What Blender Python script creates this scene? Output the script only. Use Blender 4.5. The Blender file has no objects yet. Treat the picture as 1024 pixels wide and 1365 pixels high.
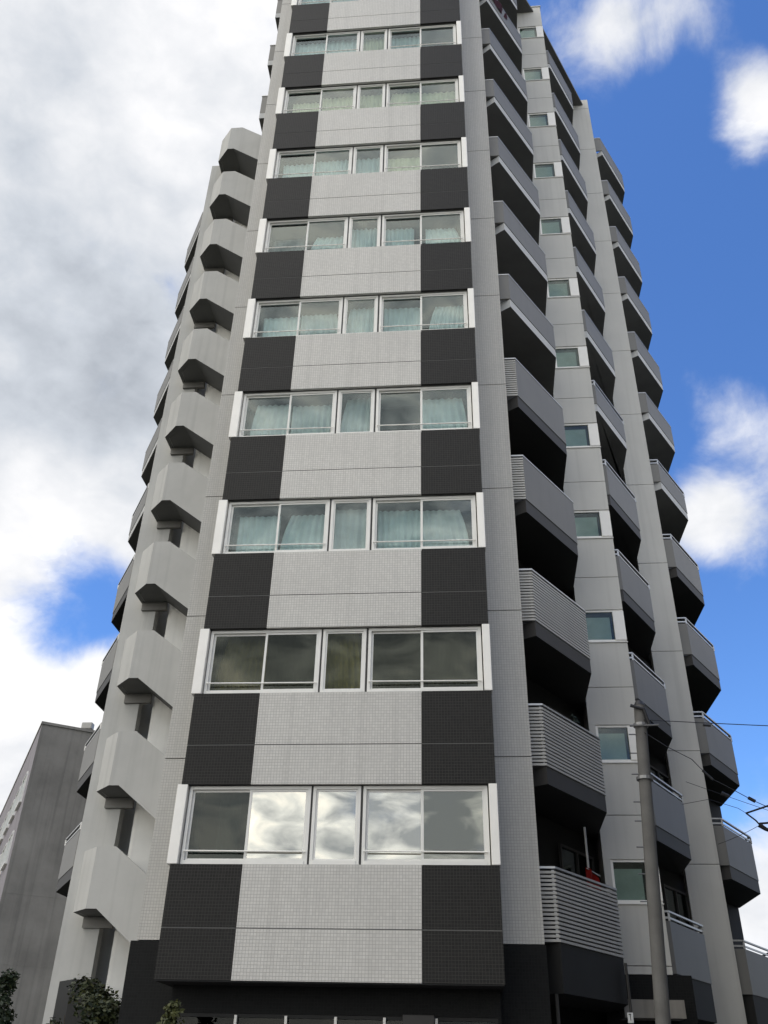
import bpy, bmesh, math, random
from mathutils import Vector, Matrix
random.seed(7)
S = bpy.context.scene
COL = S.collection

# ------------------------------------------------------------------ camera
cam_d = bpy.data.cameras.new('camera')
cam = bpy.data.objects.new('camera', cam_d)
COL.objects.link(cam)
R_ = Vector((0.9962871, 0.0835234, 0.0208764))
D_ = Vector((-0.0278502, 0.5421189, -0.8398402))
F_ = Vector((-0.0814638, 0.8361405, 0.5424322))
m = Matrix.Identity(4)
for i in range(3):
    m[i][0] = R_[i]; m[i][1] = -D_[i]; m[i][2] = -F_[i]
m.translation = Vector((0, 0, 1.5))
cam.matrix_world = m
cam_d.sensor_fit = 'VERTICAL'
cam_d.sensor_height = 36.0
cam_d.lens = 36.0 * 1192.95 / 1365.0
cam_d.clip_start = 0.05
cam_d.clip_end = 3000
S.camera = cam

# ------------------------------------------------------------------ world
SUN_EL, SUN_AZ = math.radians(60), math.radians(235)   # compass-style: from +Y clockwise; sun high behind the viewer's left shoulder, veiled by cloud
w = bpy.data.worlds.new('World'); S.world = w; w.use_nodes = True
nt = w.node_tree; N = nt.nodes; L = nt.links
N.clear()
def nd(t, **k):
    n = N.new(t)
    for a, b in k.items(): setattr(n, a, b)
    return n
def mth(op, a, b=None, c=None, clamp=False):
    n = nd('ShaderNodeMath', operation=op); n.use_clamp = clamp
    for i, v in enumerate((a, b, c)):
        if v is None: continue
        if isinstance(v, (int, float)): n.inputs[i].default_value = v
        else: L.new(v, n.inputs[i])
    return n.outputs[0]
out = nd('ShaderNodeOutputWorld')
sky = nd('ShaderNodeTexSky', sky_type='NISHITA')
sky.sun_disc = False
sky.sun_elevation = SUN_EL; sky.sun_rotation = SUN_AZ
sky.air_density = 1.0; sky.dust_density = 0.35; sky.ozone_density = 3.0
tc = nd('ShaderNodeTexCoord')
vec = tc.outputs['Generated']
hs = nd('ShaderNodeHueSaturation'); hs.inputs['Saturation'].default_value = 1.1; hs.inputs['Value'].default_value = 1.0
L.new(sky.outputs[0], hs.inputs['Color'])
bg_sky = nd('ShaderNodeBackground'); bg_sky.inputs['Strength'].default_value = 0.10
tn = nd('ShaderNodeMix', data_type='RGBA', blend_type='MULTIPLY'); tn.inputs['Factor'].default_value = 1.0
L.new(hs.outputs[0], tn.inputs['A']); tn.inputs['B'].default_value = (0.98, 1.22, 1.58, 1)
L.new(tn.outputs['Result'], bg_sky.inputs['Color'])
def noise(scale, detail, rough, off=(0, 0, 0), squash=1.0, dist=0.0):
    mp = nd('ShaderNodeMapping'); mp.inputs['Location'].default_value = off
    mp.inputs['Scale'].default_value = (1, 1, squash)
    L.new(vec, mp.inputs['Vector'])
    n = nd('ShaderNodeTexNoise'); n.inputs['Scale'].default_value = scale
    n.inputs['Detail'].default_value = detail; n.inputs['Roughness'].default_value = rough
    n.inputs['Distortion'].default_value = dist
    L.new(mp.outputs[0], n.inputs['Vector'])
    return n.outputs['Fac']
def blob(d, width, weight):
    v = nd('ShaderNodeVectorMath', operation='DOT_PRODUCT')
    L.new(vec, v.inputs[0]); v.inputs[1].default_value = Vector(d).normalized()
    a = mth('SUBTRACT', v.outputs['Value'], 1.0)
    a = mth('MULTIPLY', a, 2.0 / (math.radians(width) ** 2) * 0.5)
    a = mth('EXPONENT', a)
    return mth('MULTIPLY', a, weight)
n_big = noise(2.6, 9, 0.54, (3.1, 1.7, 0.4), 1.1, 0.2)
n_fine = noise(8.0, 10, 0.58, (0.3, 5.2, 2.1), 1.0, 0.35)
dens = mth('MULTIPLY', mth('SUBTRACT', n_big, 0.5), 2.0)
dens = mth('ADD', dens, mth('MULTIPLY', mth('SUBTRACT', n_fine, 0.5), 1.7))
sx = nd('ShaderNodeSeparateXYZ'); L.new(vec, sx.inputs[0])
# the cloud bank fills the western (left) half of the sky; the eastern half is clear with loose clouds
bias = mth('MULTIPLY', mth('ADD', sx.outputs['X'], 0.03), -4.2)
bias = mth('MINIMUM', mth('MAXIMUM', bias, -0.62), 0.75)
rear = mth('MULTIPLY', mth('MINIMUM', mth('MAXIMUM', mth('MULTIPLY', sx.outputs['Y'], -1.6), 0.0), 1.0), 0.62)
east = mth('MULTIPLY', mth('MINIMUM', mth('MAXIMUM', mth('MULTIPLY', mth('SUBTRACT', sx.outputs['X'], 0.40), 3.2), 0.0), 1.0), 1.0)
dens = mth('ADD', mth('ADD', mth('ADD', dens, bias), rear), east)
BL = [((-0.403, 0.8137, 0.4189), 3.2, -1.15), ((-0.36, 0.83, 0.42), 2.6, -0.5), ((-0.427, 0.8388, 0.3377), 4.5, 0.6),
      ((-0.33, 0.769, 0.548), 5.0, 0.35), ((0.1074, 0.4779, 0.8718), 2.6, 0.283), ((0.1491, 0.4722, 0.8688), 2.6, 0.283),
      ((0.197, 0.4737, 0.8584), 2.4, 0.703), ((0.2425, 0.466, 0.8509), 2.4, 0.574), ((0.1522, 0.5308, 0.8337), 2.6, 0.367),
      ((0.2935, 0.5154, 0.8051), 1.7, 0.645), ((0.305, 0.55, 0.78), 2.4, 0.707), ((0.2924, 0.5643, 0.772), 1.8, 0.42),
      ((0.2469, 0.7422, 0.6231), 1.9, 0.252), ((0.2754, 0.7637, 0.5839), 1.9, 0.33), ((0.3098, 0.763, 0.5673), 2.2, 0.36),
      ((0.2524, 0.8199, 0.5138), 2.4, 0.572), ((0.2899, 0.8315, 0.4738), 2.4, 0.372), ((0.3051, 0.8078, 0.5044), 2.6, 0.372),
      ((0.26, 0.835, 0.48), 2.2, 0.24), ((0.2715, 0.9506, 0.1505), 4.0, 1.4), ((0.2288, 0.6272, 0.7445), 5.0, -0.4),
      ((0.2889, 0.8705, 0.3985), 3.6, -0.45), ((-0.1, -0.955, 0.275), 4.0, -0.165), ((0.12, -0.96, 0.22), 3.0, -0.12),
      ((0.298, 0.787, 0.54), 1.6, -0.35), ((0.235, 0.785, 0.575), 2.0, -0.25)]
for b in BL: dens = mth('ADD', dens, blob(*b))
cov = nd('ShaderNodeMapRange', interpolation_type='SMOOTHERSTEP')
cov.inputs['From Min'].default_value = -0.26; cov.inputs['From Max'].default_value = 0.62
L.new(dens, cov.inputs['Value'])
# cloud body: bright rims, grey thick bellies
n_body = noise(3.4, 7, 0.52, (7.7, 2.3, 5.1), 1.2, 0.2)
n_b2 = noise(8.0, 7, 0.52, (1.7, 8.3, 2.1), 1.2, 0.2)
n_b3 = noise(21.0, 7, 0.55, (4.7, 3.3, 0.1), 1.5, 0.3)
body = mth('ADD', mth('MULTIPLY', mth('SUBTRACT', n_b3, 0.5), 0.4), mth('ADD', mth('ADD', mth('MULTIPLY', mth('SUBTRACT', n_body, 0.5), 1.5), mth('MULTIPLY', mth('SUBTRACT', n_b2, 0.5), 0.8)), 0.88))
for b in [((-0.396, 0.6925, 0.603), 5.5, -0.36), ((-0.40, 0.655, 0.645), 4.5, -0.25), ((-0.36, 0.56, 0.745), 4.5, -0.10), ((-0.3449, 0.62, 0.705), 3.0, 0.16), ((-0.22, 0.50, 0.84), 7.0, 0.12),
          ((-0.416, 0.7609, 0.4979), 4.0, 0.25), ((-0.427, 0.8388, 0.3377), 5.0, 0.35), ((0.27, 0.78, 0.56), 9.0, 0.3), ((0.2, 0.5, 0.85), 9.0, 0.12),
          ((-0.012, -0.968, 0.25), 2.2, -0.6), ((-0.10, -0.965, 0.235), 9.0, -0.12), ((0.0, -0.80, 0.6), 14.0, -0.35), ((-0.1, -0.90, 0.42), 7.0, -0.35)]:
    body = mth('ADD', body, blob(*b))
n_b4 = noise(15.0, 8, 0.52, (2.2, 6.1, 4.4), 2.4, 0.5)
rear_m = mth('MINIMUM', mth('MAXIMUM', mth('MULTIPLY', sx.outputs['Y'], -1.4), 0.0), 1.0)
body = mth('ADD', body, mth('MULTIPLY', rear_m, mth('MULTIPLY', mth('SUBTRACT', n_b4, 0.5), 3.0)))
cr = nd('ShaderNodeValToRGB')
cr.color_ramp.elements[0].position = 0.0; cr.color_ramp.elements[0].color = (0.25, 0.28, 0.33, 1)
e = cr.color_ramp.elements.new(0.16); e.color = (0.35, 0.385, 0.44, 1)
cr.color_ramp.elements[1].position = 1.0; cr.color_ramp.elements[1].color = (0.95, 0.95, 0.965, 1)
e = cr.color_ramp.elements.new(0.55); e.color = (0.60, 0.64, 0.70, 1)
L.new(body, cr.inputs['Fac'])
bg_c = nd('ShaderNodeBackground'); bg_c.inputs['Strength'].default_value = 1.0
# clouds on the sunny side, low behind the viewer, are whiter
glow = mth('ADD', 0.76, mth('MULTIPLY', mth('MAXIMUM', mth('MULTIPLY', sx.outputs['Y'], -1.0), 0.0), 1.35))
L.new(glow, bg_c.inputs['Strength'])
wm = nd('ShaderNodeMix', data_type='RGBA', blend_type='MULTIPLY')
wm.inputs['A'].default_value = (1, 1, 1, 1)
L.new(mth('MINIMUM', mth('MAXIMUM', mth('MULTIPLY', sx.outputs['Y'], -1.5), 0.0), 1.0), wm.inputs['Factor'])
L.new(cr.outputs[0], wm.inputs['A']); wm.inputs['B'].default_value = (1.0, 0.955, 0.86, 1)
L.new(wm.outputs['Result'], bg_c.inputs['Color'])
mix = nd('ShaderNodeMixShader')
L.new(cov.outputs[0], mix.inputs[0]); L.new(bg_sky.outputs[0], mix.inputs[1]); L.new(bg_c.outputs[0], mix.inputs[2])
L.new(mix.outputs[0], out.inputs[0])

# ------------------------------------------------------------------ sun and exposure
sd = bpy.data.lights.new('sun', 'SUN'); sd.energy = 0.5; sd.angle = math.radians(26); sd.color = (1.0, 0.95, 0.88)
so = bpy.data.objects.new('sun', sd); COL.objects.link(so)
sv = Vector((math.sin(SUN_AZ) * math.cos(SUN_EL), math.cos(SUN_AZ) * math.cos(SUN_EL), math.sin(SUN_EL)))
so.rotation_euler = sv.to_track_quat('Z', 'Y').to_euler(); so.location = (-20, -30, 60)
S.view_settings.view_transform = 'Standard'; S.view_settings.look = 'None'
S.view_settings.exposure = 0.48; S.view_settings.gamma = 1.0; S.view_settings.use_curve_mapping = False

# ------------------------------------------------------------------ materials
MAT = {}
def base_mat(name, col, rough=0.7, metal=0.0, spec=0.4, var=0.12, nscale=1.3, bump=0.0, bscale=40, streak=0.0):
    mt = bpy.data.materials.new(name); mt.use_nodes = True
    t = mt.node_tree; n = t.nodes; l = t.links
    p = n['Principled BSDF']
    p.inputs['Roughness'].default_value = rough; p.inputs['Metallic'].default_value = metal
    p.inputs['Specular IOR Level'].default_value = spec
    geo = n.new('ShaderNodeNewGeometry')
    nz = n.new('ShaderNodeTexNoise'); nz.inputs['Scale'].default_value = nscale; nz.inputs['Detail'].default_value = 6
    nz.inputs['Roughness'].default_value = 0.6
    l.new(geo.outputs['Position'], nz.inputs['Vector'])
    mr = n.new('ShaderNodeMapRange'); mr.inputs['From Min'].default_value = 0.3; mr.inputs['From Max'].default_value = 0.7
    mr.inputs['To Min'].default_value = 1 - var; mr.inputs['To Max'].default_value = 1 + var
    l.new(nz.outputs['Fac'], mr.inputs['Value'])
    val = mr.outputs[0]
    if streak:
        mp = n.new('ShaderNodeMapping'); mp.inputs['Scale'].default_value = (5.5, 5.5, 0.16)
        l.new(geo.outputs['Position'], mp.inputs['Vector'])
        n2 = n.new('ShaderNodeTexNoise'); n2.inputs['Scale'].default_value = 1.0; n2.inputs['Detail'].default_value = 5
        l.new(mp.outputs[0], n2.inputs['Vector'])
        m2 = n.new('ShaderNodeMapRange'); m2.inputs['From Min'].default_value = 0.5; m2.inputs['From Max'].default_value = 0.75
        m2.inputs['To Min'].default_value = 1.0; m2.inputs['To Max'].default_value = 1 - streak
        l.new(n2.outputs['Fac'], m2.inputs['Value'])
        mu = n.new('ShaderNodeMath'); mu.operation = 'MULTIPLY'
        l.new(val, mu.inputs[0]); l.new(m2.outputs[0], mu.inputs[1]); val = mu.outputs[0]
    mx = n.new('ShaderNodeMix'); mx.data_type = 'RGBA'; mx.blend_type = 'MULTIPLY'; mx.inputs['Factor'].default_value = 1.0
    mx.inputs['A'].default_value = (*col, 1)
    l.new(val, mx.inputs['B'])
    l.new(mx.outputs['Result'], p.inputs['Base Color'])
    if bump:
        n3 = n.new('ShaderNodeTexNoise'); n3.inputs['Scale'].default_value = bscale; n3.inputs['Detail'].default_value = 4
        l.new(geo.outputs['Position'], n3.inputs['Vector'])
        bp = n.new('ShaderNodeBump'); bp.inputs['Strength'].default_value = bump; bp.inputs['Distance'].default_value = 0.02
        l.new(n3.outputs['Fac'], bp.inputs['Height']); l.new(bp.outputs[0], p.inputs['Normal'])
    MAT[name] = mt
    return mt
def tile_mat(name, col, joint, var, jw=0.13, pitch=0.05, rough=0.35, streak=0.13):
    """small mosaic tiles: grid of joints with a colour per tile"""
    mt = base_mat(name, col, rough, 0, 0.45, 0.05, 0.6, streak=streak)
    t = mt.node_tree; n = t.nodes; l = t.links; p = n['Principled BSDF']
    if col[0] < 0.1: p.inputs['Specular IOR Level'].default_value = 0.2
    src = p.inputs['Base Color'].links[0].from_socket
    geo = n.new('ShaderNodeNewGeometry')
    s = n.new('ShaderNodeSeparateXYZ'); l.new(geo.outputs['Position'], s.inputs[0])
    def M(op, a, b=None):
        k = n.new('ShaderNodeMath'); k.operation = op
        for i, v in enumerate((a, b)):
            if v is None: continue
            if isinstance(v, (int, float)): k.inputs[i].default_value = v
            else: l.new(v, k.inputs[i])
        return k.outputs[0]
    u = M('DIVIDE', M('ADD', s.outputs['X'], s.outputs['Y']), pitch); v = M('DIVIDE', s.outputs['Z'], pitch)
    fu = M('FRACT', u); fv = M('FRACT', v)
    j = M('MAXIMUM', M('LESS_THAN', fu, jw), M('LESS_THAN', fv, jw))
    cb = n.new('ShaderNodeCombineXYZ'); l.new(M('FLOOR', u), cb.inputs[0]); l.new(M('FLOOR', v), cb.inputs[1])
    wn = n.new('ShaderNodeTexWhiteNoise'); wn.noise_dimensions = '2D'; l.new(cb.outputs[0], wn.inputs['Vector'])
    mr = n.new('ShaderNodeMapRange'); mr.inputs['To Min'].default_value = 1 - var; mr.inputs['To Max'].default_value = 1 + var
    l.new(wn.outputs['Value'], mr.inputs['Value'])
    mx = n.new('ShaderNodeMix'); mx.data_type = 'RGBA'; mx.blend_type = 'MULTIPLY'; mx.inputs['Factor'].default_value = 1
    l.new(src, mx.inputs['A']); l.new(mr.outputs[0], mx.inputs['B'])
    m2 = n.new('ShaderNodeMix'); m2.data_type = 'RGBA'
    l.new(j, m2.inputs['Factor']); l.new(mx.outputs['Result'], m2.inputs['A']); m2.inputs['B'].default_value = (*joint, 1)
    l.new(m2.outputs['Result'], p.inputs['Base Color'])
    bp = n.new('ShaderNodeBump'); bp.inputs['Strength'].default_value = 0.5; bp.inputs['Distance'].default_value = 0.003; bp.invert = True
    l.new(j, bp.inputs['Height']); l.new(bp.outputs[0], p.inputs['Normal'])
    return mt
tile_mat('light_tile', (0.54, 0.525, 0.49), (0.34, 0.33, 0.305), 0.05)
tile_mat('pier_tile', (0.47, 0.455, 0.42), (0.31, 0.30, 0.275), 0.04)
tile_mat('dark_tile', (0.015, 0.0145, 0.0135), (0.040, 0.038, 0.035), 0.15, rough=0.6, streak=0.0)
tile_mat('black_tile', (0.006, 0.0065, 0.0065), (0.011, 0.011, 0.011), 0.2, rough=0.7, streak=0.0)
base_mat('joint_backing', (0.17, 0.17, 0.165), 0.8)
base_mat('joint_seal', (0.13, 0.13, 0.125), 0.8)
base_mat('tower_paint', (0.47, 0.465, 0.44), 0.75, var=0.08, nscale=0.7, bump=0.08, bscale=60, streak=0.13)
base_mat('tower_inner', (0.80, 0.79, 0.75), 0.8, var=0.08, nscale=0.9, streak=0.12)
base_mat('base_paint', (0.014, 0.014, 0.0135), 0.7, var=0.15)
base_mat('wall_panel', (0.52, 0.51, 0.475), 0.6, var=0.06, nscale=0.6, bump=0.05, streak=0.12)
base_mat('balcony_panel', (0.165, 0.16, 0.147), 0.5, var=0.06, nscale=0.8, streak=0.06)
base_mat('slab_edge', (0.50, 0.50, 0.49), 0.7, var=0.08)
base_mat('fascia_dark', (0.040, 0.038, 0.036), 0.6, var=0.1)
base_mat('soffit_grey', (0.13, 0.13, 0.125), 0.8, var=0.1)  # on slab and stair undersides this darker grey carries their shade
base_mat('soffit_shaded', (0.014, 0.014, 0.014), 0.8, var=0.1)  # shade under the lower balconies and bay put into the colour
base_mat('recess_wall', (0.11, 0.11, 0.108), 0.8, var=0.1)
base_mat('recess_wall_shaded', (0.014, 0.014, 0.014), 0.8, var=0.1)  # recess wall of the lower storeys, deep shade put into the colour
base_mat('slat_metal', (0.42, 0.41, 0.38), 0.45, 0.0, var=0.06)
base_mat('rail_metal', (0.45, 0.45, 0.44), 0.35, 0.5, var=0.05)
base_mat('white_metal', (0.82, 0.80, 0.75), 0.35, 0.0, 0.5, var=0.04, nscale=3)
base_mat('frame_metal', (0.72, 0.71, 0.67), 0.35, 0.0, 0.5, var=0.05, nscale=3)
base_mat('room', (0.045, 0.043, 0.04), 0.9, var=0.1)
base_mat('dark_room', (0.045, 0.045, 0.045), 0.9, var=0.1)
base_mat('curtain_pale', (0.78, 0.85, 0.85), 0.9, var=0.08, nscale=4)
base_mat('curtain_white', (0.84, 0.85, 0.84), 0.9, var=0.08, nscale=4)
base_mat('curtain_cream', (0.80, 0.76, 0.54), 0.9, var=0.08, nscale=4)
base_mat('curtain_olive', (0.16, 0.145, 0.055), 0.9, var=0.1, nscale=4)
base_mat('curtain_straw', (0.42, 0.38, 0.17), 0.9, var=0.1, nscale=4)
base_mat('curtain_grey', (0.26, 0.25, 0.23), 0.9, var=0.1, nscale=4)
base_mat('screen_mesh', (0.028, 0.028, 0.025), 0.9, var=0.1, nscale=4)
base_mat('blind_green', (0.36, 0.40, 0.37), 0.9, var=0.1, nscale=4)
base_mat('concrete_pole', (0.115, 0.112, 0.106), 0.85, var=0.16, nscale=3, bump=0.15, bscale=50, streak=0.15)
base_mat('black_rubber', (0.02, 0.02, 0.022), 0.5)
base_mat('steel', (0.22, 0.22, 0.22), 0.45, 0.7)
base_mat('red_cloth', (0.42, 0.018, 0.012), 0.85, var=0.15, nscale=8)
base_mat('maroon_cloth', (0.07, 0.018, 0.03), 0.9, var=0.25, nscale=6)
base_mat('white_sign', (0.72, 0.72, 0.70), 0.5)
base_mat('asphalt', (0.05, 0.05, 0.05), 0.9, var=0.2, nscale=2.0, bump=0.3, bscale=120)
base_mat('paving', (0.17, 0.165, 0.155), 0.9, var=0.12, nscale=2.0, bump=0.2, bscale=80)
base_mat('kerb_concrete', (0.28, 0.275, 0.26), 0.85, var=0.12)
base_mat('road_paint', (0.75, 0.75, 0.73), 0.7, var=0.12)
base_mat('old_concrete', (0.25, 0.235, 0.21), 0.85, var=0.22, nscale=0.5, bump=0.25, bscale=8, streak=0.22)
base_mat('old_facade', (0.27, 0.25, 0.27), 0.8, var=0.12, nscale=0.6, streak=0.15)
base_mat('bark', (0.06, 0.045, 0.03), 0.9, bump=0.3)
base_mat('soil', (0.04, 0.03, 0.02), 0.95, bump=0.4)
base_mat('leaf_dark', (0.013, 0.024, 0.010), 0.6, var=0.5, nscale=6)
base_mat('leaf_olive', (0.032, 0.040, 0.012), 0.6, var=0.5, nscale=6)
base_mat('leaf_yellow', (0.065, 0.07, 0.02), 0.6, var=0.4, nscale=6)
base_mat('tree_ground', (0.05, 0.055, 0.03), 0.95)
def glass_mat(name, tint, r0, r90, film=(0.93, 0.97, 0.96)):
    mt = bpy.data.materials.new(name); mt.use_nodes = True
    t = mt.node_tree; n = t.nodes; l = t.links; n.clear()
    o = n.new('ShaderNodeOutputMaterial'); mxs = n.new('ShaderNodeMixShader')
    tr = n.new('ShaderNodeBsdfTransparent'); tr.inputs['Color'].default_value = (*tint, 1)
    gl = n.new('ShaderNodeBsdfGlossy'); gl.inputs['Roughness'].default_value = 0.01; gl.inputs['Color'].default_value = (*film, 1)
    lw = n.new('ShaderNodeLayerWeight'); lw.inputs['Blend'].default_value = 0.5
    pw = n.new('ShaderNodeMath'); pw.operation = 'POWER'; pw.inputs[1].default_value = 3.0
    l.new(lw.outputs['Facing'], pw.inputs[0])
    mr = n.new('ShaderNodeMapRange'); mr.inputs['To Min'].default_value = r0; mr.inputs['To Max'].default_value = r90
    l.new(pw.outputs[0], mr.inputs['Value'])
    geo = n.new('ShaderNodeNewGeometry')
    nz = n.new('ShaderNodeTexNoise'); nz.inputs['Scale'].default_value = 0.9; nz.inputs['Detail'].default_value = 1
    l.new(geo.outputs['Position'], nz.inputs['Vector'])
    bp = n.new('ShaderNodeBump'); bp.inputs['Strength'].default_value = 0.10; bp.inputs['Distance'].default_value = 0.02
    l.new(nz.outputs['Fac'], bp.inputs['Height']); l.new(bp.outputs[0], gl.inputs['Normal'])
    l.new(mr.outputs[0], mxs.inputs[0]); l.new(tr.outputs[0], mxs.inputs[1]); l.new(gl.outputs[0], mxs.inputs[2])
    l.new(mxs.outputs[0], o.inputs[0]); MAT[name] = mt
glass_mat('glass', (0.86, 0.925, 0.915), 0.06, 0.36)
glass_mat('glass_coated', (0.40, 0.42, 0.36), 0.42, 0.8, (1.0, 0.98, 0.92))
glass_mat('glass_dark', (0.40, 0.47, 0.45), 0.03, 0.3)
glass_mat('glass_shop', (0.3, 0.32, 0.32), 0.012, 0.2)
glass_mat('glass_side', (0.80, 0.86, 0.84), 0.03, 0.22)
glass_mat('glass_third', (0.74, 0.75, 0.62), 0.03, 0.25)
glass_mat('glass_half', (0.60, 0.64, 0.58), 0.17, 0.5, (1.0, 0.98, 0.92))

# ------------------------------------------------------------------ mesh helpers
def box(bm, x0, x1, y0, y1, z0, z1):
    v = [bm.verts.new((x, y, z)) for z in (z0, z1) for y in (y0, y1) for x in (x0, x1)]
    for f in ((0, 2, 3, 1), (4, 5, 7, 6), (0, 1, 5, 4), (1, 3, 7, 5), (3, 2, 6, 7), (2, 0, 4, 6)):
        bm.faces.new([v[i] for i in f])
def prism(bm, poly, z0, z1):
    """poly in plan (any orientation); caps and sides"""
    a = sum(poly[i][0] * poly[(i + 1) % len(poly)][1] - poly[(i + 1) % len(poly)][0] * poly[i][1] for i in range(len(poly)))
    if a < 0: poly = poly[::-1]
    lo = [bm.verts.new((x, y, z0)) for x, y in poly]; hi = [bm.verts.new((x, y, z1)) for x, y in poly]
    bm.faces.new(lo[::-1]); bm.faces.new(hi); n = len(poly)
    for i in range(n): bm.faces.new((lo[i], lo[(i + 1) % n], hi[(i + 1) % n], hi[i]))
def prism_y(bm, poly, y0, y1):
    """poly in the x-z plane extruded along y"""
    fr = [bm.verts.new((x, y0, z)) for x, z in poly]; bk = [bm.verts.new((x, y1, z)) for x, z in poly]
    n = len(poly)
    bm.faces.new(fr); bm.faces.new(bk[::-1])
    for i in range(n): bm.faces.new((fr[i], bk[i], bk[(i + 1) % n], fr[(i + 1) % n]))
    bmesh.ops.recalc_face_normals(bm, faces=bm.faces[:])
def offset_line(pts, t):
    """open polyline offset to its left by t, mitred"""
    P = [Vector(p) for p in pts]; res = []
    for i, p in enumerate(P):
        ns = []
        if i > 0: d = (p - P[i - 1]).normalized(); ns.append(Vector((-d.y, d.x)))
        if i < len(P) - 1: d = (P[i + 1] - p).normalized(); ns.append(Vector((-d.y, d.x)))
        nn = sum(ns, Vector((0, 0))).normalized(); k = t / max(0.35, nn.dot(ns[0]))
        res.append((p.x + nn.x * k, p.y + nn.y * k))
    return res
def ribbon(bm, pts, t, z0, z1):
    q = offset_line(pts, t); n = len(pts)
    for i in range(n - 1):
        pass
    A = [(bm.verts.new((*pts[i], z0)), bm.verts.new((*pts[i], z1)), bm.verts.new((*q[i], z0)), bm.verts.new((*q[i], z1))) for i in range(n)]
    for a, b in zip(A, A[1:]):
        bm.faces.new((a[0], b[0], b[1], a[1])); bm.faces.new((a[2], a[3], b[3], b[2]))
        bm.faces.new((a[1], b[1], b[3], a[3])); bm.faces.new((a[0], a[2], b[2], b[0]))
    bm.faces.new((A[0][0], A[0][1], A[0][3], A[0][2])); bm.faces.new((A[-1][0], A[-1][2], A[-1][3], A[-1][1]))
    bmesh.ops.recalc_face_normals(bm, faces=bm.faces[:])
def tube(bm, pts, r, seg=8, r1=None):
    P = [Vector(p) for p in pts]; rings = []
    for i, p in enumerate(P):
        d = (P[min(i + 1, len(P) - 1)] - P[max(i - 1, 0)]).normalized()
        a = d.orthogonal().normalized(); b = d.cross(a)
        rr = r if r1 is None else r + (r1 - r) * i / (len(P) - 1)
        rings.append([bm.verts.new(p + (a * math.cos(k * 2 * math.pi / seg) + b * math.sin(k * 2 * math.pi / seg)) * rr) for k in range(seg)])
    # consistent frames for straight runs only; small kinks are fine
    for u, v in zip(rings, rings[1:]):
        best = min(range(seg), key=lambda s: sum((u[k].co - v[(k + s) % seg].co).length for k in range(seg)))
        for k in range(seg):
            bm.faces.new((u[k], u[(k + 1) % seg], v[(k + 1 + best) % seg], v[(k + best) % seg]))
    bm.faces.new(rings[0][::-1]); bm.faces.new(rings[-1])
    bmesh.ops.recalc_face_normals(bm, faces=bm.faces[:])
def bevel(bm, w):
    bmesh.ops.bevel(bm, geom=bm.edges[:], offset=w, segments=1, affect='EDGES', profile=0.5)
ROOT_T = {}
def obj(name, bm, mat, parent=None, off=None, smooth=False, mats=None):
    me = bpy.data.meshes.new(name)
    if isinstance(bm, bpy.types.Mesh): me = bm
    else:
        bm.to_mesh(me); bm.free()
        for mm in (mats or [mat]): me.materials.append(MAT[mm])
        if smooth:
            for p in me.polygons: p.use_smooth = True
    o = bpy.data.objects.new(name, me); COL.objects.link(o)
    if parent is not None:
        o.parent = parent
        if parent.name in ROOT_T: o.matrix_parent_inverse = Matrix.Translation(-ROOT_T[parent.name])
    if off is not None: o.location = off
    return o
def B(): return bmesh.new()
def tag(o, label, cat, group=None, kind=None):
    if label: o['label'] = label
    if cat: o['category'] = cat
    if group: o['group'] = group
    if kind: o['kind'] = kind
    return o
def thing(name, loc, label, cat, group=None):
    o = bpy.data.objects.new(name, None); COL.objects.link(o); o.location = loc
    o.empty_display_size = 0.3
    ROOT_T[o.name] = Vector(loc)
    return tag(o, label, cat, group)
def structure(name, bm, mat):
    o = obj(name, bm, mat); o['kind'] = 'structure'; return o
def copy_part(o, dz, parent=None):
    c = o.copy(); COL.objects.link(c)
    if parent is not None: c.parent = parent
    if dz: c.location = (o.location.x, o.location.y, o.location.z + dz)
    for ch in children_of.get(o.name, []):
        copy_part(ch, 0, c)
    return c
children_of = {}
def sub(name, bm, mat, parent, **k):
    o = obj(name, bm, mat, parent, **k); children_of.setdefault(parent.name, []).append(o); return o

H = 2.9
def FL(n): return 3.6 + H * (n - 2)
NF = 13
ZTOP = 38.95

# ------------------------------------------------------------------ ground
bm = B(); box(bm, -600, 600, -600, 600, -0.9, -0.12); structure('ground', bm, 'tree_ground')
bm = B(); box(bm, -120, 120, -4.5, 9.2, -0.3, -0.116); structure('road', bm, 'asphalt')
bm = B()
for i in range(-14, 15): box(bm, i * 8 - 2, i * 8 + 2, 2.0, 2.12, -0.2, -0.112)
structure('road_markings', bm, 'road_paint')
bm = B(); box(bm, -120, 120, 9.42, 13.0, -0.3, 0.0); structure('pavement', bm, 'paving')
bm = B(); box(bm, -120, 120, -7.5, -4.72, -0.3, 0.0); structure('pavement', bm, 'paving')
bm = B(); box(bm, -120, 120, 9.2, 9.42, -0.3, 0.012); structure('kerb', bm, 'kerb_concrete')
bm = B(); box(bm, -120, 120, -4.72, -4.5, -0.3, 0.012); structure('kerb', bm, 'kerb_concrete')
bm = B(); box(bm, -16, 12, 13.0, 40, -0.3, -0.004); structure('forecourt', bm, 'paving')

# ------------------------------------------------------------------ the apartment building
BR = thing('apartment_building', (-2.1, 20.0, 0.0),
           'tall grey and charcoal tiled apartment tower with striped front bay and stepped side balconies', 'apartment building')
def part(name, bm, mat, **k):
    o = obj(name, bm, mat, BR, **k); return o

D60 = Vector((0.5225, 0.8526))
def along(p, t): return (p[0] + D60.x * t, p[1] + D60.y * t)
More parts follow.
